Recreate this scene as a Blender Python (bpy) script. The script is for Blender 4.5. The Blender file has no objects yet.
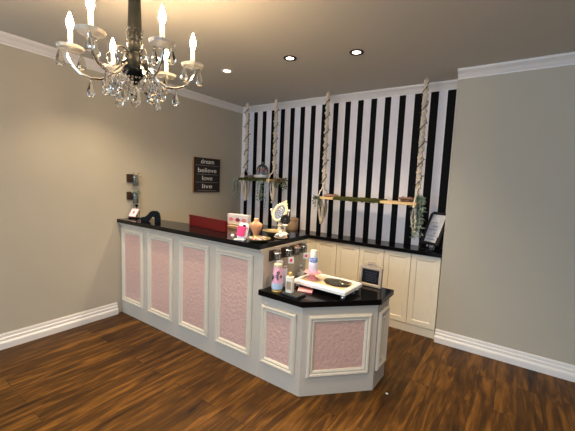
import bpy, bmesh, math, random
from mathutils import Vector, Matrix
random.seed(7)
C = bpy.context.scene.collection
PI = math.pi
ZC, ZT, ZH, ZL = 2.696, 0.914, 1.089, 0.733      # ceiling, worktop, high counter, low counter
F = 1.947                                        # island front plane y = -F

# ------------------------------------------------------------------ materials
def mat(name, col, rough=.5, metal=0, var=.06, scale=12, bump=0, bscale=60, trans=0, emit=0, ecol=None, spec=.5, stretch=(1, 1, 1), coat=0):
    m = bpy.data.materials.new(name); m.use_nodes = True
    nt = m.node_tree; N = nt.nodes; L = nt.links
    b = N['Principled BSDF']
    b.inputs['Roughness'].default_value = rough
    b.inputs['Metallic'].default_value = metal
    b.inputs['Specular IOR Level'].default_value = spec
    b.inputs['Coat Weight'].default_value = coat
    b.inputs['Coat Roughness'].default_value = .08
    if trans:
        b.inputs['Transmission Weight'].default_value = trans
        b.inputs['IOR'].default_value = 1.48
    tc = N.new('ShaderNodeTexCoord'); mp = N.new('ShaderNodeMapping')
    mp.inputs['Scale'].default_value = stretch
    L.new(tc.outputs['Object'], mp.inputs['Vector'])
    nz = N.new('ShaderNodeTexNoise'); nz.inputs['Scale'].default_value = scale; nz.inputs['Detail'].default_value = 3
    L.new(mp.outputs[0], nz.inputs['Vector'])
    mx = N.new('ShaderNodeMix'); mx.data_type = 'RGBA'
    mx.inputs[6].default_value = tuple(max(0, c * (1 - var)) for c in col) + (1,)
    mx.inputs[7].default_value = tuple(min(1, c * (1 + var)) for c in col) + (1,)
    L.new(nz.outputs[0], mx.inputs[0]); L.new(mx.outputs[2], b.inputs['Base Color'])
    if bump:
        n2 = N.new('ShaderNodeTexNoise'); n2.inputs['Scale'].default_value = bscale
        L.new(mp.outputs[0], n2.inputs['Vector'])
        bp = N.new('ShaderNodeBump'); bp.inputs['Strength'].default_value = bump; bp.inputs['Distance'].default_value = .004
        L.new(n2.outputs[0], bp.inputs['Height']); L.new(bp.outputs[0], b.inputs['Normal'])
    if emit:
        b.inputs['Emission Strength'].default_value = emit
        b.inputs['Emission Color'].default_value = (ecol or col) + (1,)
    return m

def math_node(nt, op, a, b=None):
    n = nt.nodes.new('ShaderNodeMath'); n.operation = op
    for i, v in enumerate((a, b)):
        if v is None: continue
        if isinstance(v, (int, float)): n.inputs[i].default_value = v
        else: nt.links.new(v, n.inputs[i])
    return n.outputs[0]

def stripe_mat():
    m = mat('striped_wall_paint', (.88, .84, .86), .6, var=.04, scale=6, spec=.12)
    nt = m.node_tree; N = nt.nodes; L = nt.links; b = N['Principled BSDF']
    tc = N.new('ShaderNodeTexCoord'); sx = N.new('ShaderNodeSeparateXYZ'); L.new(tc.outputs['Object'], sx.inputs[0])
    t = math_node(nt, 'DIVIDE', math_node(nt, 'SUBTRACT', sx.outputs[0], .0687 - .1686), .1686)
    fr = math_node(nt, 'FRACT', t)
    wide = math_node(nt, 'MULTIPLY', math_node(nt, 'GREATER_THAN', sx.outputs[0], 2.55), .06)
    thr = math_node(nt, 'ADD', wide, .425)
    isb = math_node(nt, 'LESS_THAN', fr, thr)
    isb = math_node(nt, 'MULTIPLY', isb, math_node(nt, 'GREATER_THAN', sx.outputs[0], .06))
    old = b.inputs['Base Color'].links[0].from_socket
    mx = N.new('ShaderNodeMix'); mx.data_type = 'RGBA'
    L.new(isb, mx.inputs[0]); L.new(old, mx.inputs[6]); mx.inputs[7].default_value = (.005, .005, .006, 1)
    L.new(mx.outputs[2], b.inputs['Base Color'])
    return m

def floor_mat():
    m = bpy.data.materials.new('wood_plank_floor'); m.use_nodes = True
    nt = m.node_tree; N = nt.nodes; L = nt.links; b = N['Principled BSDF']
    tc = N.new('ShaderNodeTexCoord'); mp = N.new('ShaderNodeMapping')
    mp.inputs['Rotation'].default_value = (0, 0, PI / 2)
    L.new(tc.outputs['Object'], mp.inputs['Vector'])
    br = N.new('ShaderNodeTexBrick'); br.offset = .37
    br.inputs['Color1'].default_value = (0, 0, 0, 1); br.inputs['Color2'].default_value = (1, 1, 1, 1)
    br.inputs['Mortar'].default_value = (.3, .3, .3, 1)
    br.inputs['Scale'].default_value = 1; br.inputs['Brick Width'].default_value = 1.2; br.inputs['Row Height'].default_value = .145
    br.inputs['Mortar Size'].default_value = .0018; br.inputs['Bias'].default_value = 0
    L.new(mp.outputs[0], br.inputs['Vector'])
    m2 = N.new('ShaderNodeMapping'); m2.inputs['Scale'].default_value = (9, 1.1, 1)
    L.new(tc.outputs['Object'], m2.inputs['Vector'])
    off = N.new('ShaderNodeVectorMath'); off.operation = 'ADD'
    sc = N.new('ShaderNodeVectorMath'); sc.operation = 'SCALE'; sc.inputs['Scale'].default_value = 9
    L.new(br.outputs['Color'], sc.inputs[0]); L.new(m2.outputs[0], off.inputs[0]); L.new(sc.outputs[0], off.inputs[1])
    nz = N.new('ShaderNodeTexNoise'); nz.inputs['Scale'].default_value = 1.6; nz.inputs['Detail'].default_value = 6; nz.inputs['Distortion'].default_value = 1.2
    L.new(off.outputs[0], nz.inputs['Vector'])
    n3 = N.new('ShaderNodeTexNoise'); n3.inputs['Scale'].default_value = 6; n3.inputs['Detail'].default_value = 4
    L.new(off.outputs[0], n3.inputs['Vector'])
    s = math_node(nt, 'ADD', math_node(nt, 'MULTIPLY', nz.outputs[0], .70), math_node(nt, 'MULTIPLY', n3.outputs[0], .25))
    bw = N.new('ShaderNodeRGBToBW'); L.new(br.outputs['Color'], bw.inputs[0])
    s = math_node(nt, 'ADD', s, math_node(nt, 'MULTIPLY', bw.outputs[0], .08))
    cr = N.new('ShaderNodeValToRGB'); e = cr.color_ramp.elements
    e[0].position = .30; e[0].color = (.022, .0095, .002, 1)
    e[1].position = .74; e[1].color = (.29, .135, .025, 1)
    k = cr.color_ramp.elements.new(.5); k.color = (.098, .043, .007, 1)
    L.new(s, cr.inputs[0])
    mx = N.new('ShaderNodeMix'); mx.data_type = 'RGBA'; mx.inputs[7].default_value = (.05, .02, .006, 1)
    L.new(br.outputs['Fac'], mx.inputs[0]); L.new(cr.outputs[0], mx.inputs[6]); L.new(mx.outputs[2], b.inputs['Base Color'])
    b.inputs['Roughness'].default_value = .45; b.inputs['Specular IOR Level'].default_value = .3
    bp = N.new('ShaderNodeBump'); bp.inputs['Strength'].default_value = .15; bp.inputs['Distance'].default_value = .003
    L.new(n3.outputs[0], bp.inputs['Height']); L.new(bp.outputs[0], b.inputs['Normal'])
    return m

def pink_mat():
    m = mat('embossed_pink_panel', (.78, .53, .45), .34, metal=.15, var=.08, scale=30)
    nt = m.node_tree; N = nt.nodes; L = nt.links; b = N['Principled BSDF']
    tc = N.new('ShaderNodeTexCoord'); mp = N.new('ShaderNodeMapping')
    mp.inputs['Rotation'].default_value = (0, PI / 7, 0)
    L.new(tc.outputs['Object'], mp.inputs['Vector'])
    vo = N.new('ShaderNodeTexVoronoi'); vo.inputs['Scale'].default_value = 42
    L.new(mp.outputs[0], vo.inputs['Vector'])
    wv = N.new('ShaderNodeTexWave'); wv.inputs['Scale'].default_value = 14; wv.inputs['Distortion'].default_value = 3
    L.new(mp.outputs[0], wv.inputs['Vector'])
    h = math_node(nt, 'ADD', vo.outputs['Distance'], math_node(nt, 'MULTIPLY', wv.outputs['Fac'], .15))
    bp = N.new('ShaderNodeBump'); bp.inputs['Strength'].default_value = .5; bp.inputs['Distance'].default_value = .007
    L.new(h, bp.inputs['Height']); L.new(bp.outputs[0], b.inputs['Normal'])
    return m

M = dict(
    floor=floor_mat(), stripes=stripe_mat(), pink=pink_mat(),
    wall=mat('beige_wall_paint', (.51, .475, .395), .7, var=.03, scale=3, bump=.05, bscale=180),
    ceil=mat('ceiling_paint', (.62, .61, .56), .85, var=.03, scale=2),
    trim=mat('white_trim_paint', (.80, .78, .76), .45, var=.02),
    counter=mat('warm_white_counter_paint', (.63, .56, .465), .45, var=.02),
    mould=mat('cream_moulding_paint', (.72, .65, .53), .4, var=.02),
    cab=mat('cream_cabinet_paint', (.82, .765, .64), .45, var=.02),
    kick=mat('cabinet_kick_paint', (.72, .68, .58), .5, var=.02),
    black=mat('black_polished_stone', (.005, .0045, .005), .14, var=.3, scale=120, spec=.32),
    pine=mat('pale_pine', (.68, .50, .26), .6, var=.15, scale=14, stretch=(1, 8, 8)),
    bark=mat('bark_chunk', (.34, .21, .16), .9, var=.5, scale=60, bump=.8, bscale=90),
    moss=mat('green_moss', (.060, .066, .014), .95, var=.5, scale=50, bump=1, bscale=140),
    rope=mat('cotton_rope', (.72, .63, .51), .85, var=.2, scale=90, bump=.6, bscale=200),
    vine=mat('dark_vine', (.035, .05, .022), .8, var=.4, scale=50),
    leaf=mat('sage_leaf', (.33, .39, .30), .6, var=.35, scale=40),
    leaf2=mat('pale_sage_leaf', (.42, .47, .39), .6, var=.3, scale=40),
    leaf3=mat('olive_leaf', (.15, .19, .12), .6, var=.4, scale=40),
    rust=mat('rust_blossom', (.30, .13, .05), .8, var=.4, scale=60),
    darkwood=mat('dark_stained_wood', (.055, .028, .018), .6, var=.35, scale=16, stretch=(6, 1, 6)),
    signwood=mat('raw_wood_edge', (.40, .22, .10), .7, var=.2, scale=20),
    signblack=mat('weathered_black_board', (.030, .024, .021), .7, var=.5, scale=25),
    chalk=mat('white_lettering', (.75, .73, .68), .8, var=.08, scale=80),
    slate=mat('chalkboard_black', (.007, .008, .013), .5, var=.3, spec=.2, scale=30),
    fadedwood=mat('whitewashed_wood', (.40, .33, .26), .75, var=.25, scale=35, stretch=(1, 1, 4)),
    red=mat('dark_red_board', (.14, .007, .008), .35, var=.1),
    white=mat('white_gloss', (.85, .84, .82), .35, var=.03),
    greywhite=mat('grey_white_card', (.66, .62, .61), .5, var=.04),
    lipA=mat('rose_pink_ink', (.70, .22, .30), .4), lipB=mat('berry_ink', (.30, .02, .07), .4), lipC=mat('coral_pink_ink', (.66, .22, .24), .4),
    hot=mat('hot_pink', (.90, .06, .22), .4, var=.12, scale=80), palepink=mat('pale_pink', (.86, .42, .46), .45, var=.06),
    cupink=mat('candy_pink', (.90, .50, .62), .4, var=.1, scale=50),
    blackpl=mat('black_gloss_plastic', (.006, .006, .006), .4, spec=.12),
    blackmat=mat('black_matte', (.014, .013, .013), .6),
    peach=mat('peach_velvet', (.80, .42, .25), .8, var=.06, scale=40),
    cream=mat('cream_lacquer', (.86, .74, .50), .35, var=.06),
    ivory=mat('ivory_paint', (.88, .82, .70), .45, var=.04),
    mirror=mat('mirror_glass', (.42, .42, .43), .22, metal=1, var=.25, scale=60),
    gold=mat('brushed_gold', (.74, .52, .18), .38, metal=.5, var=.1),
    brass=mat('aged_brass_dish', (.25, .20, .11), .4, metal=.4, var=.35, scale=40),
    shell=mat('mixed_trinkets', (.72, .55, .48), .4, var=.5, scale=120),
    blue=mat('cornflower_blue', (.22, .34, .78), .4, var=.08),
    paleblue=mat('pale_blue_glaze', (.55, .68, .85), .35, var=.12, scale=80),
    lav=mat('lavender_white', (.74, .72, .84), .35, var=.03),
    silver=mat('satin_metal', (.62, .61, .60), .25, metal=.9, var=.08),
    iron=mat('dark_wire_mesh', (.07, .066, .058), .5, metal=.2, var=.6, scale=220),
    stone=mat('charcoal_slate', (.055, .056, .058), .45, var=.3, scale=70),
    lotion=mat('cream_lotion', (.86, .82, .70), .25, var=.04),
    wicker=mat('tan_wicker', (.46, .33, .22), .7, var=.25, scale=60, bump=.7, bscale=150),
    glass=mat('clear_glass', (1, 1, 1), .03, trans=1, var=0),
    jarglass=mat('tinted_jar_glass', (.62, .66, .62), .05, trans=.93, var=.05),
    crystal=mat('cut_crystal', (1, 1, .98), .0, trans=1, var=0),
    smoke=mat('smoked_glass', (.012, .0135, .013), .4, var=.2, spec=.15), discglass=mat('frosted_crystal_disc', (1, .97, .88), .12, trans=.55, var=.1, scale=60),
    chrome=mat('chrome', (.80, .78, .74), .12, metal=1, var=.03),
    bronze=mat('dark_bronze', (.06, .045, .035), .35, metal=.6),
    lens=mat('downlight_lens', (1, .95, .88), .5, emit=5, ecol=(1, .92, .8)),
    bulb=mat('flame_bulb', (1, .85, .6), .4, emit=340, ecol=(1, .70, .40)),
    marble=mat('grey_white_print', (.70, .70, .74), .4, var=.35, scale=16),
    grey=mat('grey_ink', (.22, .22, .24), .7), inkgrey=mat('dim_chalk', (.09, .09, .11), .8), lining=mat('tan_tray_lining', (.58, .49, .34), .5, var=.15, scale=30), softgrey=mat('faded_grey_ink', (.42, .42, .46), .7),
    flowers=mat('dried_flowers', (.42, .25, .17), .85, var=.6, scale=90),
)
M['bulb'].node_tree.nodes['Principled BSDF'].inputs['Roughness'].default_value = .5

# ------------------------------------------------------------------ mesh helpers
class MB:
    def __init__(s): s.bm = bmesh.new(); s.mi = 0
    def _f(s, vs):
        try:
            f = s.bm.faces.new(vs); f.material_index = s.mi; return f
        except ValueError: return None
    def box(s, x0, x1, y0, y1, z0, z1, bev=0, mtx=None):
        P = [(x0, y0, z0), (x1, y0, z0), (x1, y1, z0), (x0, y1, z0), (x0, y0, z1), (x1, y0, z1), (x1, y1, z1), (x0, y1, z1)]
        v = [s.bm.verts.new(mtx @ Vector(p) if mtx else p) for p in P]
        fs = [s._f([v[i] for i in q]) for q in ((3, 2, 1, 0), (4, 5, 6, 7), (0, 1, 5, 4), (1, 2, 6, 5), (2, 3, 7, 6), (3, 0, 4, 7))]
        if bev:
            es = list({e for f in fs for e in f.edges})
            r = bmesh.ops.bevel(s.bm, geom=es, offset=bev, segments=2, affect='EDGES', profile=.6)
            for f in r['faces']: f.material_index = s.mi
        return s
    def prism(s, poly, z0, z1, bev=0, mtx=None):
        T = (lambda p: mtx @ Vector(p)) if mtx else (lambda p: p)
        n = len(poly)
        a = [s.bm.verts.new(T((x, y, z0))) for x, y in poly]; b = [s.bm.verts.new(T((x, y, z1))) for x, y in poly]
        fs = [s._f(a[::-1]), s._f(b)] + [s._f([a[i], a[(i + 1) % n], b[(i + 1) % n], b[i]]) for i in range(n)]
        if bev:
            es = list({e for f in fs[:2] for e in f.edges})
            r = bmesh.ops.bevel(s.bm, geom=es, offset=bev, segments=2, affect='EDGES', profile=.6)
            for f in r['faces']: f.material_index = s.mi
        return s
    def lathe(s, prof, seg=24, loc=(0, 0, 0), sx=1, sy=1, mtx=None):
        rings = []
        for r, z in prof:
            if r < 1e-5:
                p = Vector((loc[0], loc[1], loc[2] + z)); rings.append([s.bm.verts.new(mtx @ p if mtx else p)])
            else:
                ring = []
                for k in range(seg):
                    a = 2 * PI * k / seg
                    p = Vector((loc[0] + sx * r * math.cos(a), loc[1] + sy * r * math.sin(a), loc[2] + z)); ring.append(s.bm.verts.new(mtx @ p if mtx else p))
                rings.append(ring)
        for a, b in zip(rings, rings[1:]):
            for k in range(seg):
                k2 = (k + 1) % seg
                if len(a) == 1 and len(b) == 1: break
                if len(a) == 1: s._f([a[0], b[k2], b[k]])
                elif len(b) == 1: s._f([a[k], a[k2], b[0]])
                else: s._f([a[k], a[k2], b[k2], b[k]])
        if len(rings[0]) > 1: s._f(rings[0][::-1])
        if len(rings[-1]) > 1: s._f(rings[-1])
        return s
    def sphere(s, c, r, seg=12, sx=1, sy=1, sz=1, mtx=None):
        n = max(5, seg // 2)
        prof = [(r * math.sin(PI * i / n), -sz * r * math.cos(PI * i / n)) for i in range(n + 1)]
        prof[0] = (0, -sz * r); prof[-1] = (0, sz * r)
        return s.lathe(prof, seg, c, sx, sy, mtx)
    def tube(s, pts, r, seg=8, closed=False):
        pts = [Vector(p) for p in pts]; n = len(pts)
        rr = r if isinstance(r, (list, tuple)) else [r] * n
        rings = []; up = None
        for i, p in enumerate(pts):
            if closed: t = pts[(i + 1) % n] - pts[i - 1]
            else: t = pts[min(i + 1, n - 1)] - pts[max(i - 1, 0)]
            t.normalize()
            if up is None: up = Vector((0, 0, 1)) if abs(t.z) < .9 else Vector((1, 0, 0))
            u = up - t * up.dot(t)
            if u.length < 1e-4: u = t.orthogonal()
            u.normalize(); w = t.cross(u); up = u
            rings.append([s.bm.verts.new(p + (u * math.cos(2 * PI * k / seg) + w * math.sin(2 * PI * k / seg)) * rr[i]) for k in range(seg)])
        for i in range(n if closed else n - 1):
            a, b = rings[i], rings[(i + 1) % n]
            for k in range(seg): s._f([a[k], a[(k + 1) % seg], b[(k + 1) % seg], b[k]])
        if not closed: s._f(rings[0][::-1]); s._f(rings[-1])
        return s
    def leaf(s, p, d, L, w, n=None):
        p = Vector(p); d = Vector(d).normalized()
        side = d.cross(n if n else Vector((random.uniform(-1, 1), random.uniform(-1, 1), random.uniform(-1, 1)))).normalized()
        dip = d.cross(side) * L * .12
        a, b, c, e = p, p + d * L * .45 + side * w * .5 + dip, p + d * L, p + d * L * .45 - side * w * .5 + dip
        v = [s.bm.verts.new(q) for q in (a, b, c, e)]
        s._f(v); return s
    def frame(s, w, h, prof):
        """picture-frame moulding in the XZ plane facing -Y; prof = [(inset, proud)], mitred"""
        rings = []
        for ins, pr in prof:
            rings.append([s.bm.verts.new((x, -pr, z)) for x, z in ((ins, ins), (w - ins, ins), (w - ins, h - ins), (ins, h - ins))])
        for a, b in zip(rings, rings[1:]):
            for k in range(4): s._f([a[k], a[(k + 1) % 4], b[(k + 1) % 4], b[k]])
        return s
    def extrude_profile(s, prof, p0, p1, out):
        """prof = [(outward, z)], swept from p0 to p1 with horizontal outward direction"""
        p0, p1, o = Vector(p0), Vector(p1), Vector(out)
        a = [s.bm.verts.new(p0 + o * q + Vector((0, 0, z))) for q, z in prof]; b = [s.bm.verts.new(p1 + o * q + Vector((0, 0, z))) for q, z in prof]
        n = len(prof)
        for k in range(n): s._f([a[k], a[(k + 1) % n], b[(k + 1) % n], b[k]])
        s._f(a[::-1]); s._f(b); return s
    def build(s, name, m, parent=None, smooth=False, loc=None, rotz=None):
        bmesh.ops.recalc_face_normals(s.bm, faces=s.bm.faces[:])
        me = bpy.data.meshes.new(name); s.bm.to_mesh(me); s.bm.free()
        for x in (m if isinstance(m, (list, tuple)) else [m]): me.materials.append(M[x])
        if smooth:
            me.polygons.foreach_set('use_smooth', [True] * len(me.polygons))
            if smooth != 'all': me.set_sharp_from_angle(angle=math.radians(40))
        o = bpy.data.objects.new(name, me); C.objects.link(o)
        if parent: o.parent = parent
        if loc: o.location = loc
        if rotz is not None: o.rotation_euler.z = rotz
        return o

def tag(o, label=None, cat=None, group=None, kind=None):
    if label: o['label'] = label
    if cat: o['category'] = cat
    if group: o['group'] = group
    if kind: o['kind'] = kind
    return o
def empty(name, label, cat, loc=(0, 0, 0), rz=0, group=None):
    o = bpy.data.objects.new(name, None); C.objects.link(o); o.location = loc; o.rotation_euler.z = rz
    o.empty_display_size = .05
    return tag(o, label, cat, group)
def copy_tree(o, parent=None):
    c = o.copy(); C.objects.link(c)
    if parent: c.parent = parent
    for ch in list(o.children): copy_tree(ch, c)
    return c
def text_part(body, width, height, m, parent, loc, rot, name='lettering', heavy=.0):
    cu = bpy.data.curves.new(name, 'FONT'); cu.body = body; cu.size = 1; cu.extrude = .002; cu.offset = heavy; cu.align_x = 'CENTER'
    t = bpy.data.objects.new(name, cu); C.objects.link(t)
    dg = bpy.context.evaluated_depsgraph_get(); dg.update()
    me = bpy.data.meshes.new_from_object(t.evaluated_get(dg)); C.objects.unlink(t); bpy.data.objects.remove(t)
    xs = [v.co.x for v in me.vertices]; w = max(xs) - min(xs); cx = (max(xs) + min(xs)) / 2
    for v in me.vertices: v.co.x = (v.co.x - cx) * width / w; v.co.y *= height
    me.materials.clear(); me.materials.append(M[m])
    o = bpy.data.objects.new(name, me); C.objects.link(o); o.parent = parent; o.location = loc; o.rotation_euler = rot
    return o

# ------------------------------------------------------------------ setting
def struct(name, mb, m, **k): return tag(mb.build(name, m, **k), kind='structure')
XR, YB = 6.6, -8.0
struct('floor', MB().box(-.1, XR, YB, .1, -.08, 0), 'floor')
struct('ceiling', MB().box(-.1, XR, YB, .1, ZC, ZC + .08), 'ceil')
struct('wall_left', MB().box(-.1, 0, YB, .1, 0, ZC), 'wall')
struct('wall_back', MB().box(0, 3.068, 0, .1, 0, ZC), 'stripes')
struct('wall_right', MB().box(3.068, XR, -.322, .1, 0, ZC), 'wall')
crown = [(0, 0), (0, -.082), (.010, -.082), (.012, -.070), (.022, -.060), (.036, -.040), (.056, -.024), (.066, -.016), (.068, -.008), (.072, -.006), (.072, 0)]
struct('trim_1', MB().extrude_profile(crown, (.0, 0, ZC), (3.068, 0, ZC), (0, -1, 0)), 'trim')
struct('trim_2', MB().extrude_profile(crown, (0, 0, ZC), (0, YB, ZC), (1, 0, 0)), 'trim')
struct('trim_3', MB().extrude_profile(crown, (3.068, -.322, ZC), (XR, -.322, ZC), (0, -1, 0)), 'trim')
bb = [(0, 0), (0, .132), (.006, .132), (.010, .120), (.010, .100), (.020, .092), (.020, .070), (.032, .058), (.034, .050), (.034, 0)]
struct('baseboard_right', MB().extrude_profile(bb, (3.068, -.322, 0), (XR, -.322, 0), (0, -1, 0)), 'trim')
struct('baseboard_left', MB().extrude_profile(bb, (0, -F - .06, 0), (0, YB, 0), (1, 0, 0)), 'trim')

# recessed downlights
for x, y, lab in ((1.048, -1.387, 'small recessed ceiling light nearest the left wall'), (1.822, -1.36, 'recessed ceiling light with dark ring, middle of the three'), (2.398, -1.20, 'recessed ceiling light with dark ring, rightmost of the three')):
    t = empty('recessed_light', lab, 'ceiling light', (x, y, ZC), group='recessed lights in the ceiling')
    MB().lathe([(.036, 0), (.060, 0), (.060, -.005), (.052, -.009), (.036, -.004), (.036, 0)], 32).build('trim_ring', 'bronze' if x > 1.5 else 'trim', t, True)
    MB().lathe([(0, -.003), (.0355, -.003), (.0355, 0), (0, 0)], 32).build('lens', 'lens', t)

# ------------------------------------------------------------------ base cabinets along the striped wall
def shaker_door(x0, x1, z0, z1, parent):
    mb = MB(); w, h = x1 - x0, z1 - z0
    mb.frame(w, h, [(0, -.018), (0, 0), (.054, 0), (.060, -.008), (.060, -.008)])
    v = [mb.bm.verts.new((x, .008, z)) for x, z in ((.06, .06), (w - .06, .06), (w - .06, h - .06), (.06, h - .06))]; mb._f(v)
    v = [mb.bm.verts.new((x, .018, z)) for x, z in ((0, 0), (w, 0), (w, h), (0, h))]; mb._f(v)
    bmesh.ops.remove_doubles(mb.bm, verts=mb.bm.verts[:], dist=1e-5)
    return mb.build('door', 'cab', parent, loc=(x0, 0, z0))
dw = .2936
def cabinet(i):
    return ('cream two-door base cabinet, ' + ['at the far left corner behind the counter', 'second from the left wall', 'directly behind the end of the high counter', 'behind the framed chalkboard sign', 'rightmost, beside the beige wall and baseboard'][i])
cab0 = empty('base_cabinet', cabinet(0), 'cabinet', (1.5897 - 5 * dw, -.292, 0), group='cream base cabinets under the long black worktop')
MB().box(.001, 2 * dw - .001, .0205, .290, .09, .873).build('carcass', 'kick', cab0)
MB().box(.001, 2 * dw - .001, .006, .28, 0, .088).build('toe_kick', 'kick', cab0)
shaker_door(.003, dw - .0025, .094, .868, cab0); shaker_door(dw + .0025, 2 * dw - .003, .094, .868, cab0)
for i in range(1, 5):
    c = copy_tree(cab0); c.location.x = cab0.location.x + 2 * dw * i; c['label'] = cabinet(i)
tag(MB().box(.002, 3.066, -.3217, -.002, .874, ZT, .003).build('worktop', 'black'), 'long black polished worktop along the striped wall', 'worktop')

# ------------------------------------------------------------------ reception counter
def panel(parent, w, h, loc, rz, double=False):
    t = MB().frame(w, h, [(0, 0), (0, .010), (.006, .016), (.014, .022), (.024, .020), (.030, .012), (.040, .016), (.048, .012), (.056, .003), (.056, .001)]).build('panel_moulding', 'mould', parent, loc=loc, rotz=rz)
    MB().box(.055, w - .055, -.0035, -.001, .055, h - .055).build('panel_inset', 'pink' if not double else 'counter', t)
    if double:
        MB().frame(w - .12, h - .12, [(0, 0), (0, .006), (.012, .014), (.022, .006), (.022, 0)]).build('inner_moulding', 'mould', t, loc=(.06, -.003, .06))
    return t
hc = empty('reception_counter', 'tall off-white reception counter front with four embossed pink panels', 'counter', (0, 0, 0))
XE = 2.062
MB().prism([(.002, -F), (XE, -F), (XE, -1.31), (1.28, -1.31), (1.28, -1.70), (.002, -1.70)], 0, 1.0485).build('body', 'counter', hc)
for x0 in (.025, .53, 1.043, 1.551):
    panel(hc, .413, .838, (x0, -F, .147), 0)
MB().extrude_profile([(0, 0), (.034, 0), (.034, -.012), (.022, -.022), (.010, -.034), (0, -.036)], (.002, -F, 1.0485), (XE, -F, 1.0485), (0, -1, 0)).build('top_moulding', 'counter', hc)
tag(MB().prism([(.002, -F - .0506), (2.053, -F - .0506), (2.053, -1.27), (1.22, -1.27), (1.22, -1.61), (.002, -1.685)], 1.049, ZH, .004).build('countertop', 'black'),
    'black polished top of the tall reception counter', 'countertop')
lc = empty('display_counter', 'low off-white angled counter end with pink framed panels', 'counter', (0, 0, 0))
P1, P2, P3 = (2.4377, -F), (2.845, -1.528), (2.8505, -1.279)
MB().prism([(XE + .002, -F), P1, P2, P3, (XE + .002, -1.279)], 0, .6895).build('body', 'counter', lc)
panel(lc, .328, .475, (2.060 + .005, -F, .145), 0)
a = math.atan2(P2[1] - P1[1], P2[0] - P1[0]); d = Vector((math.cos(a), math.sin(a), 0))
panel(lc, .495, .473, Vector((P1[0], P1[1], .146)) + d * .044, a)
a2 = math.atan2(P3[1] - P2[1], P3[0] - P2[0]); d2 = Vector((math.cos(a2), math.sin(a2), 0))
panel(lc, .20, .475, Vector((P2[0], P2[1], .145)) + d2 * .03, a2, True)
tag(MB().prism([(2.046, -F - .030), (2.450, -F - .030), (2.873, -1.540), (2.873, -1.245), (2.0675, -1.245), (2.0675, -F - .004), (2.046, -F - .004)], .690, ZL, .004).build('countertop', 'black'),
    'black polished top of the low angled counter, crowded with bottles and a white tray', 'countertop')

# ------------------------------------------------------------------ wooden word sign
sg = empty('wall_sign', 'dark wooden sign reading dream believe love live on the beige wall', 'sign', (.001, -.727, 1.387))
MB().box(0, .026, -.241, .241, 0, .478, .003).build('wood_back', 'signwood', sg)
MB().box(.0265, .0285, -.236, .236, .004, .474).build('board_face', 'signblack', sg)
RS = (PI / 2, 0, PI / 2)
for w, wd, z in (('dream', .235, .398), ('believe', .335, .278), ('love', .185, .168), ('live', .18, .055)):
    o = text_part(w, wd, .088, 'chalk', sg, (.030, 0, z), RS, heavy=.002)
for z, wd in ((.372, .40), (.249, .36), (.139, .40), (.022, .33)):
    mb = MB(); y = -wd / 2
    while y < wd / 2:
        l = random.uniform(.012, .03); mb.box(.0288, .0294, y, y + l, z - .003, z + .003); y += l + .012
    mb.build('small_print', 'softgrey', sg)

# ------------------------------------------------------------------ wall jars on the left wall
def jar_holder(name, label, y, z, sprig):
    t = empty(name, label, 'wall vase', (.001, y, z), group='jar vases on the left wall')
    MB().box(0, .018, -.060, .035, -.045, .045, .003).build('plaque', 'darkwood', t)
    MB().tube([(.02 + .034 + .034 * math.cos(q), .018 + .034 * math.sin(q), .012) for q in [2 * PI * k / 20 for k in range(20)]], .004, 6, True).build('clamp', 'silver', t)
    MB().lathe([(0, -.085), (.026, -.085), (.031, -.078), (.031, .0), (.026, .018), (.027, .040), (.025, .040), (.0235, .018), (.0285, 0), (.0285, -.076), (0, -.081)], 20, (.054, .018, 0)).build('jar', 'jarglass', t, True)
    mb = MB()
    for k in range(26 if sprig else 5):
        p = Vector((.054 + random.uniform(-.02, .03), .018 + random.uniform(-.03, .045), random.uniform(.020, .050)))
        mb.leaf(p, (random.uniform(-.4, 1), random.uniform(-1, 1), random.uniform(0, .7)), .035, .016)
    mb.build('sprig', 'leaf' if sprig else 'rust', t)
jar_holder('jar_vase', 'glass jar on dark wood plaque, upper of two on the beige left wall', -1.825, 1.545, False)
jar_holder('jar_vase', 'glass jar with green sprig on dark wood plaque, lower on the beige left wall', -1.825, 1.345, True)

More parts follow.
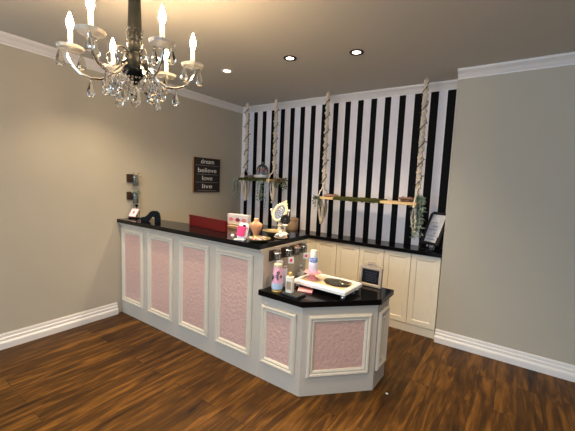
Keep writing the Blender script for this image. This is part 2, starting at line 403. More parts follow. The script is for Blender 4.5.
# ------------------------------------------------------------------ hanging swing shelves
def rope_parts(sh, x, yc, zp, ztop, side, tassel):
    """one rope of a swing shelf: twisted column, two splayed strands through the plank, tassel below"""
    r = None
    mb = MB(); zs = zp + .17; nst = 60
    for st in range(3):
        pts = []; n = int((ztop - .03 - zs) / .012)
        for k in range(n + 1):
            z = zs + (ztop - .03 - zs) * k / n; q = z * 2 * PI / .16 + st * 2 * PI / 3
            rr = .013 + .005 * math.sin(z * 2 * PI / .075)
            pts.append((x + rr * math.cos(q), yc + rr * math.sin(q), z))
        mb.tube(pts, .0115, 6)
    z = zs
    while z < ztop - .08:                       # knots along the rope
        mb.sphere((x + .008 * (-1) ** int(z * 40), yc - .006, z), .025, 8, 1, 1, .8); z += .078
    for dy in (-.115, .115):                    # splayed strands to the front and back edge of the plank
        pts = [(x, yc + dy * .05, zs + .01), (x, yc + dy * .35, zs - .07), (x + .004, yc + dy * .75, zp + .08), (x, yc + dy, zp + .02), (x, yc + dy, zp - .02)]
        mb.tube(pts, .0085, 6)
        mb.sphere((x, yc + dy, zp - .028), .016, 8)
    r = mb.build('rope', 'rope', sh, True)
    vb = MB(); pts = []
    for k in range(70):
        z = zs + (ztop - .1 - zs) * k / 69; q = z * 2 * PI / .19 + x * 5
        pts.append((x + .030 * math.cos(q), yc + .030 * math.sin(q), z))
        if k % 4 == 0: vb.leaf(pts[-1], (math.cos(q), math.sin(q), random.uniform(-.6, .6)), .03, .014)
    vb.tube(pts, .0038, 5); vb.build('vine', 'vine', r)
    tb = MB()
    for k in range(12):
        dx, dy = random.uniform(-.04, .04), random.uniform(-.10, .10)
        b = random.uniform(.75, 1.05) * tassel
        tb.tube([(x + dx * .3, yc + dy * .9, zp - .02), (x + dx, yc + dy * .75, zp - .45 * b), (x + dx * .7, yc + dy * .35, zp - .8 * b), (x + dx * .3, yc + dy * .2, zp - b)], .0085, 6)
    for k in range(4): tb.sphere((x + random.uniform(-.015, .015), yc + random.uniform(-.02, .02), zp - tassel * (.82 + .06 * k)), .017, 8)
    tb.build('tassel', 'rope', r, True)
    MB().tube([(x + .012 * math.cos(q), yc, ztop - .034 + .014 * math.sin(q)) for q in [PI * 1.5 - k * PI * 1.6 / 9 for k in range(10)]] + [(x, yc, ztop - .012), (x, yc, ztop - .001)], .0035, 6).build('ceiling_hook', 'rope', sh, True)

def swing_shelf(label, x0, x1, z, yc, rx, moss, tassel):
    sh = empty('hanging_shelf', label, 'shelf', (0, 0, 0), group='rope swing shelves before the striped wall')
    MB().box(x0, x1, yc - .125, yc + .125, z - .014, z + .014, .003).build('plank', 'pine', sh)
    mb = MB(); m0, m1 = moss
    mb.box(m0, m1, yc - .131, yc + .128, z - .010, z + .0235, .006)
    for k in range(int((m1 - m0) * 420)):
        x = random.uniform(m0, m1); y = yc + random.choice((-.129, random.uniform(-.13, .12)))
        zz = z + (random.uniform(-.016, .020) if y < yc - .12 else .023)
        mb.sphere((x, y, zz), random.uniform(.005, .010), 6, random.uniform(.8, 2.2), .7, .7)
    tag(mb.build('moss', 'moss', sh, 'all'), kind='stuff')
    for x in rx: rope_parts(sh, x, yc, z, ZC, 1, tassel)
    return sh
YS = -.285
S1Z, S2Z = 1.590, 1.402
swing_shelf('short mossy swing shelf on twisted ropes near the left corner', .335, .90, S1Z, YS, (.356, .872), (.33, .84), .30)
swing_shelf('long pine swing shelf with mossy middle on twisted ropes', 1.625, 2.80, S2Z, YS, (1.652, 2.775), (1.86, 2.42), .32)

def twig_bundle(label, x, y, z, L, w, h):
    mb = MB()
    for k in range(16):
        yy = y + random.uniform(-w, w) * .42; zz = z + .008 + random.random() * max(0, h - .018); dx = random.uniform(-.01, .01)
        mb.tube([(x - L / 2 + dx, yy, zz), (x + random.uniform(-.02, .02), yy + random.uniform(-.01, .01), zz + .002), (x + L / 2 + dx, yy, zz)], random.uniform(.006, .009), 6)
    for sx in (-.28, .28):
        mb.tube([(x + sx * L, y + w * .52 * math.cos(q), z + h * .5 + .001 + h * .48 * math.sin(q)) for q in [2 * PI * k / 14 for k in range(14)]], .003, 5, True)
    tag(mb.build('twig_bundle', 'bark', None), label, 'bundle', 'brown twig bundles on the long swing shelf')
twig_bundle('small brown twig bundle on the left end of the long swing shelf', 1.765, YS, S2Z + .0145, .155, .13, .035)
twig_bundle('thick brown twig bundle on the right end of the long swing shelf', 2.665, YS, S2Z + .0145, .13, .14, .055)
twig_bundle('small pinkish twig bundle on the left end of the short mossy shelf', .435, YS, S1Z + .0312, .11, .12, .028)

# tray + cloche on the short shelf
tr = tag(MB().lathe([(0, 0), (.108, 0), (.118, .012), (.118, .040), (.112, .040), (.112, .014), (0, .012)], 32).build('round_tray', 'greywhite', None, True, (.66, YS, S1Z + .0312)),
         'round grey-white tray under the glass cloche on the short shelf', 'tray')
cl = empty('glass_cloche', 'glass bell cloche with knob standing in the round tray on the short shelf', 'cloche', (.665, YS, S1Z + .0437))
MB().lathe([(.085, 0), (.085, .09), (.078, .125), (.055, .160), (.02, .178), (0, .180), (0, .176), (.02, .174), (.053, .157), (.075, .123), (.082, .09), (.082, 0)], 28).build('dome', 'glass', cl, True)
MB().lathe([(.006, .179), (.008, .190), (.015, .197), (.013, .208), (0, .213)], 16).build('knob', 'silver', cl, True)
fg = empty('perfume_bottle', 'tiny blue bottle with pink top inside the glass cloche', 'bottle', (.665, YS, S1Z + .0437))
MB().lathe([(0, 0), (.022, 0), (.024, .01), (.022, .055), (.012, .064), (0, .064)], 16).build('body', 'paleblue', fg, True)
MB().lathe([(.012, .064), (.014, .07), (.016, .095), (.008, .105), (0, .106)], 16).build('stopper', 'palepink', fg, True)

# ------------------------------------------------------------------ plants
def hanging_plant(label, x, y, z, drop, spread, n, m, size=.04, cat='plant', flowers=None):
    t = empty('hanging_greenery', label, cat, (x, y, z), group='greenery on the swing shelves')
    st = MB(); lf = MB()
    for k in range(max(5, n // 28)):
        q = random.uniform(0, 2 * PI); s = random.uniform(.3, 1) * spread; dl = drop * random.uniform(.45, 1)
        sq = .45 if True else 1
        pts = []
        for j in range(7):
            u = j / 6
            pts.append(Vector((math.cos(q) * s * (.25 + .9 * math.sin(u * 1.9)), math.sin(q) * s * sq * (.25 + .9 * math.sin(u * 1.9)), .05 * math.sin(u * PI) - dl * u ** 1.3)))
        st.tube(pts, .002, 4)
        for i in range(28):
            u = random.random() ** .8 * 6; j = min(5, int(u)); p = pts[j].lerp(pts[j + 1], u - j)
            dd = Vector((random.uniform(-1, 1), random.uniform(-1, 1) * .6, random.uniform(-.9, .5)))
            lf.leaf(p, dd, size * random.uniform(.6, 1.2), size * .38)
    so = st.build('stems', 'vine', t); lf.build('leaves', m, t)
    if flowers:
        fb = MB()
        for k in range(14): fb.sphere((random.uniform(-.06, .06), random.uniform(-.04, .04), random.uniform(-.02, .03)), random.uniform(.008, .017), 7)
        fb.build('blossoms', flowers, t)
    return t
hanging_plant('pale trailing greenery spilling from the left end of the short mossy shelf', .225, YS - .06, 1.60, .36, .065, 200, 'leaf2', .034)
hanging_plant('grey-green trailing greenery below the right end of the short mossy shelf', .79, YS - .152, 1.575, .36, .07, 260, 'leaf', .036)
hanging_plant('olive sprigs with rust blossoms beyond the right end of the short shelf', .97, YS, 1.585, .10, .12, 170, 'leaf3', .05, flowers='rust')
hanging_plant('small dark green sprig under the left end of the long swing shelf', 1.64, YS - .145, 1.39, .12, .05, 84, 'leaf3', .03)
hanging_plant('bushy sage green trailing plant at the right end of the long swing shelf', 2.815, YS - .02, 1.475, .46, .075, 420, 'leaf', .046)

# ------------------------------------------------------------------ things on the back worktop
jr = empty('round_canister', 'tan round canister on the back worktop behind the vanity mirror', 'canister', (1.085, -.100, ZT + .0005))
MB().lathe([(0, 0), (.082, 0), (.086, .012), (.086, .125), (.082, .130), (0, .130)], 28).build('body', 'wicker', jr, True)
MB().lathe([(0, .1305), (.090, .1305), (.090, .155), (.080, .166), (0, .168)], 28).build('lid', 'wicker', jr, True)

fr = empty('tabletop_frame', 'black easel frame with grey-white print on the worktop right end', 'picture frame', (2.905, -.165, ZT + .001), math.radians(-28))
tl = Matrix.Translation((0, 0, .055)) @ Matrix.Rotation(math.radians(-24), 4, 'X')
def tilted(mb_fn, name, m, par): 
    o = mb_fn.build(name, m, par); o.matrix_local = tl; return o
mb = MB(); mb.frame(.225, .375, [(0, -.012), (0, .010), (.004, .012), (.026, .012), (.030, 0)]); mb.box(.002, .223, -.0005, .012, .002, .373)
bmesh.ops.translate(mb.bm, verts=mb.bm.verts[:], vec=(-.1125, 0, 0)); tilted(mb, 'frame', 'blackmat', fr)
pt = tilted(MB().box(-.084, .084, -.004, -.001, .029, .346), 'print', 'marble', fr)
mb = MB()
for (x, z, w, h) in ((-.03, .25, .09, .008), (.0, .21, .06, .014), (-.02, .17, .11, .006), (.02, .13, .018, .016), (-.01, .10, .12, .007), (.0, .06, .08, .012)):
    mb.box(x - w / 2, x + w / 2, -.0048, -.0042, z - h / 2, z + h / 2)
tilted(mb, 'print_marks', 'softgrey', fr)
mb = MB()
for sx in (-.08, .08):
    mb.tube([(sx, -.05, .006), (sx, -.035, .03), (sx, -.004, .062), (sx, .03, .14)], .006, 6); mb.tube([(sx, -.05, .006), (sx, .10, .006)], .006, 6)
    mb.tube([(sx, .10, .006), (sx, .085, .14), (sx, .075, .20)], .006, 6)
mb.tube([(-.08, -.05, .006), (.08, -.05, .006)], .006, 6)
mb.build('easel', 'blackmat', fr, True)

# ------------------------------------------------------------------ things on the tall counter
Z = ZH + .0006
# left: card easel + tape dispenser
ce = empty('card_stand', 'black card stand holding a pink and white card, far left of the counter', 'card stand', (-.0 + .075, -1.835, Z), math.radians(12))
MB().box(-.055, .055, -.035, .045, 0, .008, .002).build('base', 'blackpl', ce)
mb = MB(); mb.tube([(0, .035, .008), (0, .030, .10), (0, .032, .135)], .004, 8); mb.sphere((0, .032, .145), .017, 12); mb.tube([(-.045, -.03, .008), (-.045, -.035, .018), (-.04, .024, .10)], .003, 6); mb.tube([(.045, -.03, .008), (.045, -.035, .018), (.04, .024, .10)], .003, 6); mb.tube([(-.05, -.036, .018), (.05, -.036, .018)], .003, 6)
mb.build('easel_post', 'blackpl', ce, True)
Mx = Matrix.Translation((0, -.036, .022)) @ Matrix.Rotation(math.radians(-32), 4, 'X')
cd = MB().box(-.055, .055, -.002, .001, 0, .105, .001).build('card', 'palepink', ce); cd.matrix_local = Mx
MB().box(-.048, .048, -.0032, -.0022, .006, .099).build('card_face', 'white', cd)
MB().lathe([(0, 0), (.017, 0), (.017, .001), (0, .001)], 14, (0, 0, 0), .7, 1, Matrix.Translation((0, -.0034, .055)) @ Matrix.Rotation(PI / 2, 4, 'X')).build('emblem', 'hot', cd)
pen = empty('pen', 'thin dark pen leaning beside the black card stand', 'pen', (.165, -1.825, Z))
MB().tube([(.035, -.02, .0035), (.0, 0, .045), (-.035, .02, .088)], .0033, 8).build('barrel', 'bronze', pen, True)
MB().tube([(.042, -.024, .0025), (.035, -.02, .0035)], [.001, .0032], 8).build('tip', 'silver', pen, True)

tp = empty('tape_dispenser', 'glossy black arched tape dispenser on the left of the tall counter', 'tape dispenser', (.430, -1.845, Z), math.radians(44))
prof = [(-.105, 0), (-.035, 0), (-.022, .012), (-.008, .040), (.012, .060), (.030, .052), (.036, .028), (.030, .006), (.034, 0), (.085, 0), (.090, .012), (.086, .060), (.074, .098), (.052, .115), (.005, .117), (-.018, .104), (-.045, .070), (-.066, .050), (-.100, .046), (-.112, .030)]
R90 = Matrix.Rotation(PI / 2, 4, 'X')
MB().prism(prof, -.020, .020, .003, R90).build('body', 'blackpl', tp)
MB().lathe([(.012, -.02), (.034, -.02), (.034, .02), (.012, .02), (.012, -.02)], 24, mtx=Matrix.Translation((.062, -.0205, .066)) @ R90 @ Matrix.Translation((0, 0, -.012)) @ Matrix.Scale(.5, 4)).build('tape_roll', 'blackmat', tp, True)
MB().box(-.113, -.100, -.019, .019, .047, .052).build('cutter', 'silver', tp)

# long dark red board
rb = empty('red_tray', 'long low dark red box standing on the tall counter', 'box', (1.165, -1.722, Z), math.radians(-8.5))
mb = MB(); mb.box(-.312, .312, -.014, .014, 0, .105, .002)
mb.build('body', 'red', rb)
MB().box(-.315, .315, -.0175, -.0145, .094, .108, .001).build('rim', 'red', rb)

# lips box
lb = empty('lipstick_display', 'grey-white display box printed with three pairs of lips', 'display box', (1.350, -1.475, Z), math.radians(3))
MB().box(-.105, .10, -.07, .05, 0, .028, .002).build('base', 'wicker', lb)
MB().box(-.130, .130, -.022, .03, .034, .140, .003).build('box_panel', 'greywhite', lb)
MB().box(-.115, .115, -.018, .03, .0285, .0335).build('shadow_gap', 'blackmat', lb)
for k, m in enumerate(('lipA', 'lipB', 'lipC')):
    x = (-.078, .005, .085)[k]; mb = MB(); w, h = .032, .018
    up = [(-w, 0), (-w * .55, h * .65), (-w * .2, h), (0, h * .7), (w * .2, h), (w * .55, h * .65), (w, 0), (w * .5, .002), (0, -.001), (-w * .5, .002)]
    dn = [(-w, -.001), (-w * .5, -.001), (0, -.004), (w * .5, -.001), (w, -.001), (w * .6, -h * .8), (w * .2, -h * 1.1), (-w * .2, -h * 1.1), (-w * .6, -h * .8)]
    for p in (up, dn[::-1]): mb.prism(p, 0, .0015, 0, Matrix.Translation((x, -.0225, .088)) @ R90)
    mb.build('lips_print', m, lb)

# white and pink card holder at the counter edge
wc = empty('gift_holder', 'white and hot pink rounded gift holder at the counter front edge', 'gift holder', (1.815, -1.950, Z), math.radians(28))
def rounded(w, h, r, n=5):
    P = []
    for cx, cy, a0 in ((w - r, r, -PI / 2), (w - r, h - r, 0), (-w + r, h - r, PI / 2), (-w + r, r, PI)):
        for k in range(n + 1):
            q = a0 + PI / 2 * k / n; P.append((cx + r * math.cos(q), cy + r * math.sin(q)))
    return P
Tl = Matrix.Translation((.012, 0, .006)) @ Matrix.Rotation(math.radians(8), 4, 'Y') @ Matrix.Rotation(math.radians(-10), 4, 'X')
o = MB().prism(rounded(.040, .135, .018), -.012, .012, .003, R90).build('back_plate', 'white', wc, True); o.matrix_local = Tl
o = MB().prism(rounded(.032, .082, .008), -.006, .006, .002, Matrix.Translation((-.012, -.022, .022)) @ R90).build('pink_panel', 'hot', wc, True); o.matrix_local = Tl
mb = MB(); mb.sphere((.004, -.013, .108), .013, 12, 1, .4, 1); o = mb.build('black_button', 'blackpl', wc, True); o.matrix_local = Tl
mb = MB(); mb.sphere((.027, -.013, .100), .012, 12, .9, .4, 1); o = mb.build('pink_spot', 'palepink', wc, True); o.matrix_local = Tl
MB().box(-.046, .044, -.030, .03, 0, .008, .002).build('base', 'white', wc)
MB().sphere((-.058, -.02, .035), .016, 10, 1, 1, .9).build('side_knob', 'white', wc, True)

# necklace bust
nb = empty('necklace_bust', 'peach velvet necklace bust on the tall counter', 'jewellery bust', (1.758, -1.685, Z), math.radians(34))
rings = [(.023, .020, 0), (.024, .020, .004), (.030, .022, .020), (.042, .026, .047), (.053, .030, .074), (.057, .031, .092), (.054, .029, .105), (.036, .024, .117), (.022, .020, .127), (.019, .018, .142), (.021, .020, .150)]
mb = MB(); prev = None
for rx, ry, z in rings:
    cur = [mb.bm.verts.new((rx * math.cos(2 * PI * k / 24), ry * math.sin(2 * PI * k / 24) * (1.15 if math.sin(2 * PI * k / 24) < 0 else .6), z)) for k in range(24)]
    if prev:
        for k in range(24): mb._f([prev[k], prev[(k + 1) % 24], cur[(k + 1) % 24], cur[k]])
    else: mb._f(cur[::-1])
    prev = cur
mb._f(prev); mb.build('bust', 'peach', nb, 'all')
MB().lathe([(0, .1502), (.019, .1502), (.020, .153), (0, .156)], 20).build('neck_cap', 'cream', nb, True)

def dish(name, label, loc, r, h, fill, n):
    t = empty(name, label, 'dish', loc)
    MB().lathe([(0, 0), (r * .45, 0), (r * .5, .004), (r * .85, h * .7), (r, h), (r * .985, h + .003), (r * .82, h * .7 + .004), (r * .45, .008), (0, .008)], 36).build('dish', 'brass', t, True)
    MB().tube([(r * math.cos(2 * PI * k / 36), r * math.sin(2 * PI * k / 36), h + .002) for k in range(36)], .003, 6, True).build('rim', 'brass', t, True)
    return t
D1 = (1.944, -1.876, Z)
dish('trinket_plate', 'shallow brass plate of trinkets at the counter corner', D1, .100, .022, None, 0)
cols = ['palepink', 'ivory', 'gold', 'lipA', 'shell', 'paleblue', 'silver']
for k in range(14):
    q = 2.4 * k; rr = .014 + .0042 * k
    x, y = D1[0] + rr * math.cos(q), D1[1] + rr * math.sin(q)
    nm = ['pink', 'ivory', 'gold', 'rose', 'tan', 'pale blue', 'silver'][k % 7]
    mb = MB(); zb = Z + .0085 + max(0, (rr - .04)) * .38
    mb.tube([(x + .011 * math.cos(v), y + .011 * math.sin(v), zb + .006) for v in [2 * PI * i / 12 for i in range(12)]], .0048, 6, True); mb.sphere((x, y - .010, zb + .012), .007, 8)
    tag(mb.build('ring_trinket', cols[k % 7], None, True), nm + ' trinket ring heaped in the shallow brass plate', 'trinket', 'trinket rings in the brass plate')
D2 = (1.855, -1.568, Z)
t = empty('shallow_bowl', 'wide aged brass bowl on a small foot behind the trinket plate', 'bowl', D2)
MB().lathe([(0, 0), (.035, 0), (.036, .005), (.022, .010), (.05, .016), (.082, .028), (.096, .042), (.093, .044), (.078, .032), (.04, .021), (0, .018)], 36).build('bowl', 'brass', t, True)
MB().tube([(.0955 * math.cos(2 * PI * k / 36), .0955 * math.sin(2 * PI * k / 36), .043) for k in range(36)], .003, 6, True).build('rim', 'brass', t, True)

# vanity mirror
vm = empty('vanity_mirror', 'cream ornate oval vanity mirror tilted on a stand', 'mirror', (1.760, -1.335, Z), math.radians(18))
MB().lathe([(0, 0), (.050, 0), (.052, .008), (.040, .016), (.022, .024), (.016, .045), (.024, .062), (.014, .075), (.014, .095), (0, .096)], 24).build('stand', 'ivory', vm, True)
mb = MB()
mb.tube([(-.088, 0, .205), (-.085, .004, .16), (-.055, .006, .115), (0, .006, .088), (.055, .006, .115), (.085, .004, .16), (.088, 0, .205)], .007, 8)
mb.sphere((-.090, 0, .21), .012, 10); mb.sphere((.090, 0, .21), .012, 10); mb.build('yoke', 'ivory', vm, True)
To = Matrix.Translation((0, -.004, .190)) @ Matrix.Scale(.90, 4) @ Matrix.Rotation(math.radians(27), 4, 'Y') @ Matrix.Rotation(math.radians(-14), 4, 'X')
mb = MB(); el = [2 * PI * k / 48 for k in range(48)]
mb.tube([(.062 * math.cos(q), 0, .098 * math.sin(q)) for q in el], .013, 10, True)
mb.tube([(.050 * math.cos(q), -.006, .086 * math.sin(q)) for q in el], .004, 6, True)
for q in el[::2]: mb.sphere((.073 * math.cos(q), -.004, .109 * math.sin(q)), .007, 8)
o = mb.build('frame', 'cream', vm, True); o.matrix_local = To
mb = MB(); mb.sphere((0, 0, .122), .013, 10); mb.sphere((0, 0, .140), .008, 8); mb.sphere((-.02, 0, .115), .010, 8); mb.sphere((.02, 0, .115), .010, 8)
o = mb.build('finial', 'cream', vm, True); o.matrix_local = To
o = MB().lathe([(0, -.002), (.056, -.002), (.056, .002), (0, .002)], 40, (0, 0, 0), 1, 1.62, R90).build('mirror_glass', 'mirror', vm); o.matrix_local = To
mb = MB()
for k in range(6):
    q = k * PI / 3; mb.tube([(.012 * math.cos(q), -.004, .02 * math.sin(q)), (.028 * math.cos(q + .4), -.005, .048 * math.sin(q + .4)), (.034 * math.cos(q + .9), -.004, .060 * math.sin(q + .9))], .0035, 6)
o = mb.build('scrollwork', 'greywhite', vm, True); o.matrix_local = To

# black round cameo on a small white stand
cm = empty('cameo_stand', 'small round black rosette on a white stand before the vanity mirror', 'ornament', (1.885, -1.420, Z), math.radians(30))
MB().lathe([(0, 0), (.034, 0), (.036, .006), (.02, .014), (.009, .022), (.008, .060), (.016, .072), (.03, .084), (.026, .094), (0, .096)], 20).build('stand', 'ivory', cm, True)
mb = MB()
for k in range(12):
    q = 2 * PI * k / 12; mb.sphere((.034 * math.cos(q), -.002, .135 + .036 * math.sin(q)), .014, 8, 1, .6, 1)
mb.lathe([(0, -.008), (.036, -.008), (.036, .006), (0, .006)], 24, mtx=Matrix.Translation((0, 0, .135)) @ R90)
mb.build('rosette', 'blackmat', cm, True)
mb = MB(); mb.sphere((0, -.012, .137), .014, 10, .8, .4, 1.1); mb.sphere((0, -.012, .118), .008, 8, 1.4, .4, .8); mb.build('cameo', 'stone', cm, True)

# rose figurine
rf = empty('rose_figurine', 'cream and pale blue rose ornament on a tan dish at the counter end', 'figurine', (1.993, -1.632, Z), math.radians(15))
MB().lathe([(0, 0), (.045, 0), (.060, .010), (.058, .013), (.04, .006), (0, .005)], 24).build('saucer', 'wicker', rf, True)
mb = MB()
for k in range(9):
    q = k * 2.4; r = .012 + .0032 * k
    mb.sphere((r * math.cos(q), r * math.sin(q), .028 + .012 * math.cos(k)), .017, 8, 1, 1, .8)
mb.sphere((-.005, 0, .052), .018, 10, 1, 1, .9); mb.build('petals', 'ivory', rf, True)
mb = MB(); mb.sphere((-.03, -.028, .024), .014, 8); mb.sphere((.02, -.036, .022), .012, 8); mb.build('blue_petals', 'paleblue', rf, True)

# ------------------------------------------------------------------ hanging jars on the counter end wall
def hanging_jar(label, y, fill, tagged, h=.12):
    t = empty('hanging_jar', label, 'jar', (XE + .0006, y, .018), group='small jars hung on the counter end')
    x = .050
    MB().box(0, .014, -.045, .034, .925, 1.012, .002).build('plaque', 'darkwood', t)
    MB().box(.0142, .0205, -.005, .005, .985, 1.000).build('bracket', 'silver', t)
    MB().lathe([(0, .935), (.024, .935), (.029, .941), (.029, .988), (.023, 1.0), (.024, 1.015), (.0215, 1.015), (.0205, 1.0), (.0265, .987), (.0265, .942), (0, .938)], 20, (x, 0, 0)).build('jar', 'jarglass', t, True)
    MB().tube([(x + .028 * math.cos(q), .028 * math.sin(q), .993) for q in [2 * PI * k / 20 for k in range(20)]], .005, 6, True).build('clamp', 'silver', t, True)
    mb = MB()
    for k in range(34):
        p = Vector((x + random.uniform(-.016, .016), random.uniform(-.016, .016), random.uniform(.945, .995)))
        mb.leaf(p, (random.uniform(-.6, .6), random.uniform(-.6, .6), 1), random.uniform(.02, .035), .014)
    mb.build('contents', fill, t)
    if tagged:
        tg = MB().box(-.025, .025, -.001, .001, -.056, 0, .0008).build('tag', 'white', t, loc=(x + .034, -.012, .942), rotz=math.radians(52)); tg['label'] = 'white tag with pink print'
        MB().box(-.010, .010, -.0018, -.0012, -.040, -.018).build('pink_print', 'hot', tg)
        MB().tube([(0, 0, 0), (-.004, .004, .02), (-.008, .006, .048)], .0012, 5).build('string', 'rope', tg)
hanging_jar('hanging jar of tan dried stems with a tag, nearest the counter front', -1.835, 'flowers', True)
hanging_jar('hanging jar of dark pieces with a tag, second from the counter front', -1.675, 'blackmat', True)
hanging_jar('hanging jar of peach dried flowers, third from the counter front', -1.550, 'peach', False)
hanging_jar('hanging jar of dark pieces with a tag, nearest the back cabinets', -1.440, 'blackmat', True)

# ------------------------------------------------------------------ things on the low counter
Z = ZL + .0006
pc = empty('pink_tumbler', 'pink floral tapered tumbler on a gold base at the counter corner', 'tumbler', (2.172, -1.905, Z))
MB().lathe([(0, 0), (.040, 0), (.042, .004), (.038, .014), (.040, .020), (0, .020)], 28).build('gold_base', 'gold', pc, True)
MB().lathe([(.041, .0205), (.044, .024), (.044, .066), (.042, .068), (0, .068)], 28).build('white_band', 'paleblue', pc, True)
MB().lathe([(.042, .0685), (.042, .085), (.032, .185), (.031, .190), (0, .190)], 28).build('body', 'cupink', pc, True)
MB().lathe([(.029, .1905), (.031, .193), (.031, .210), (.028, .214), (0, .214)], 28).build('lid', 'cream', pc, True)
mb = MB()
for q, z, s in ((-1.05, .125, .010), (-.82, .150, .011), (-.9, .105, .008), (-1.9, .115, .011), (-2.1, .095, .008), (-.2, .12, .010)):
    r = .042 - (z - .085) * .10
    for j in range(5):
        v = j * 2 * PI / 5; w = q + s * .8 * math.cos(v) / r
        mb.sphere(((r + .0005) * math.cos(w), (r + .0005) * math.sin(w), z + s * .9 * math.sin(v)), s * .45, 6)
mb.build('flower_print', 'blackmat', pc, True)
sp = empty('spray_can', 'slim lavender-white spray bottle with silver cap beside the pink tumbler', 'spray bottle', (2.138, -1.770, Z))
MB().lathe([(0, 0), (.025, 0), (.027, .004), (.027, .140), (.024, .148), (0, .148)], 24).build('body', 'lav', sp, True)
MB().lathe([(.0235, .1485), (.0235, .166), (.018, .172), (0, .173)], 24).build('cap', 'silver', sp, True)
MB().lathe([(.0272, .03), (.0276, .03), (.0276, .085), (.0272, .085)], 24).build('label_band', 'paleblue', sp, True)
sl = tag(MB().box(-.075, .075, -.055, .055, 0, .014, .003).build('slate_coaster', 'stone', None, False, (2.318, -1.893, Z), math.radians(-6)), 'charcoal slate slab under the lotion bottle', 'coaster')
lo = empty('lotion_bottle', 'cream lotion bottle with gold cap on the slate slab', 'bottle', (2.283, -1.895, Z + .0145), math.radians(10))
MB().prism(rounded(.030, .044, .012), 0, .120, .004, Matrix.Translation((0, -.022, 0))).build('body', 'lotion', lo, True)
MB().lathe([(.014, .1205), (.014, .126), (0, .126)], 16).build('neck', 'lotion', lo, True)
MB().lathe([(.015, .1262), (.016, .130), (.015, .148), (.010, .154), (0, .155)], 18).build('cap', 'gold', lo, True)
MB().box(-.018, .018, -.0228, -.0221, .025, .085).build('label_print', 'wicker', lo)
mb = MB(); mb.box(-.058, .058, -.052, .052, 0, .006, .001); mb.box(-.058, .058, -.052, .052, .0065, .010, .001, Matrix.Rotation(.06, 4, 'Z'))
tag(mb.build('paper_napkins', 'palepink', None, False, (2.335, -1.750, Z), math.radians(22)), 'small stack of pale pink napkins before the white tray', 'napkins')

# white tray riser on crystal feet
wt = empty('tray_riser', 'white wooden tray riser on silver ball feet', 'tray', (2.447, -1.603, Z), math.radians(-2))
W2, D_ = .225, .145
mb = MB(); mb.box(-W2, W2, -D_, D_, .040, .052, .002)
mb.build('base_board', 'ivory', wt)
t_in = MB()
rg = [(0, .036), (.0, .058), (.006, .066), (.012, .070), (.026, .070), (.030, .062), (.030, .053)]
prev = None
for ins, z in rg:
    cur = [t_in.bm.verts.new((x, y, z)) for x, y in ((-W2 - .006 + ins, -D_ - .006 + ins), (W2 + .006 - ins, -D_ - .006 + ins), (W2 + .006 - ins, D_ + .006 - ins), (-W2 - .006 + ins, D_ + .006 - ins))]
    if prev:
        for k in range(4): t_in._f([prev[k], prev[(k + 1) % 4], cur[(k + 1) % 4], cur[k]])
    prev = cur
t_in.build('rim', 'white', wt)
MB().box(-W2 + .03, W2 - .03, -D_ + .03, D_ - .03, .0522, .0535).build('tray_lining', 'lining', wt)
for sx in (-1, 1):
    for sy in (-1, 1):
        MB().lathe([(0, 0), (.012, 0), (.017, .008), (.018, .018), (.012, .028), (.009, .032), (.016, .0355), (.016, .0395), (0, .0395)], 16, (sx * (W2 - .022), sy * (D_ - .022), 0)).build('foot', 'silver', wt, True)
ZTR = Z + .0540
op = empty('ornate_plate', 'oval dark openwork metal plate lying in the white tray', 'plate', (2.515, -1.575, ZTR), math.radians(-8))
MB().lathe([(0, 0), (.100, 0), (.112, .010), (.110, .014), (.098, .006), (0, .006)], 40, (0, 0, 0), 1, .72).build('plate', 'iron', op, True)
mb = MB()
for rr in (.03, .055, .08):
    n = int(rr * 260)
    for k in range(n):
        q = 2 * PI * k / n
        mb.tube([(rr * math.cos(q) + .010 * math.cos(v), .72 * (rr * math.sin(q)) + .008 * math.sin(v), .009) for v in [2 * PI * i / 10 for i in range(10)]], .0022, 5, True)
mb.build('scrollwork', 'iron', op, True)
hk = empty('bead_necklace', 'gold bead necklace looped over the oval dark plate', 'necklace', (2.545, -1.565, ZTR + .0165), math.radians(-8))
mb = MB()
for k in range(34):
    q = 2 * PI * k / 34; mb.sphere((.045 + .045 * math.cos(q), .040 * math.sin(q), .003 + .002 * math.sin(3 * q)), .0048, 6)
mb.build('bead_strand', 'brass', hk, True)
MB().sphere((.045, -.043, .004), .010, 10, 1, 1, .5).build('pendant', 'ivory', hk, True)
# cake stand + cups
CX, CY = 2.310, -1.605
cs = empty('pink_cake_stand', 'small pink cake stand at the left end of the white tray', 'cake stand', (CX, CY, ZTR))
MB().lathe([(0, 0), (.044, 0), (.044, .005), (.032, .016), (.018, .034), (.012, .046), (.016, .050), (0, .051)], 24).build('pedestal', 'palepink', cs, True)
MB().lathe([(0, .0512), (.055, .0512), (.066, .055), (.072, .062), (.070, .064), (.060, .059), (0, .0575)], 32).build('plate', 'palepink', cs, True)
wb = empty('dispenser_bottle', 'white stacked bottle with blue band on the pink cake stand', 'bottle', (CX, CY, ZTR + .0582))
MB().lathe([(0, 0), (.036, 0), (.039, .004), (.037, .084), (.034, .088), (0, .088)], 28).build('lower_body', 'lav', wb, True)
MB().lathe([(.0345, .0885), (.0355, .090), (.034, .122), (.031, .124), (0, .124)], 28).build('blue_band', 'blue', wb, True)
MB().lathe([(.030, .1245), (.030, .128), (.026, .180), (.024, .184), (0, .185)], 28).build('upper_cup', 'white', wb, True)
mb = MB()
for k in range(9):
    q = -2.4 + .22 * k; mb.sphere((.0352 * math.cos(q), .0352 * math.sin(q), .106 + .006 * (-1) ** k), .0045, 6)
mb.build('white_dots', 'white', wb, True)

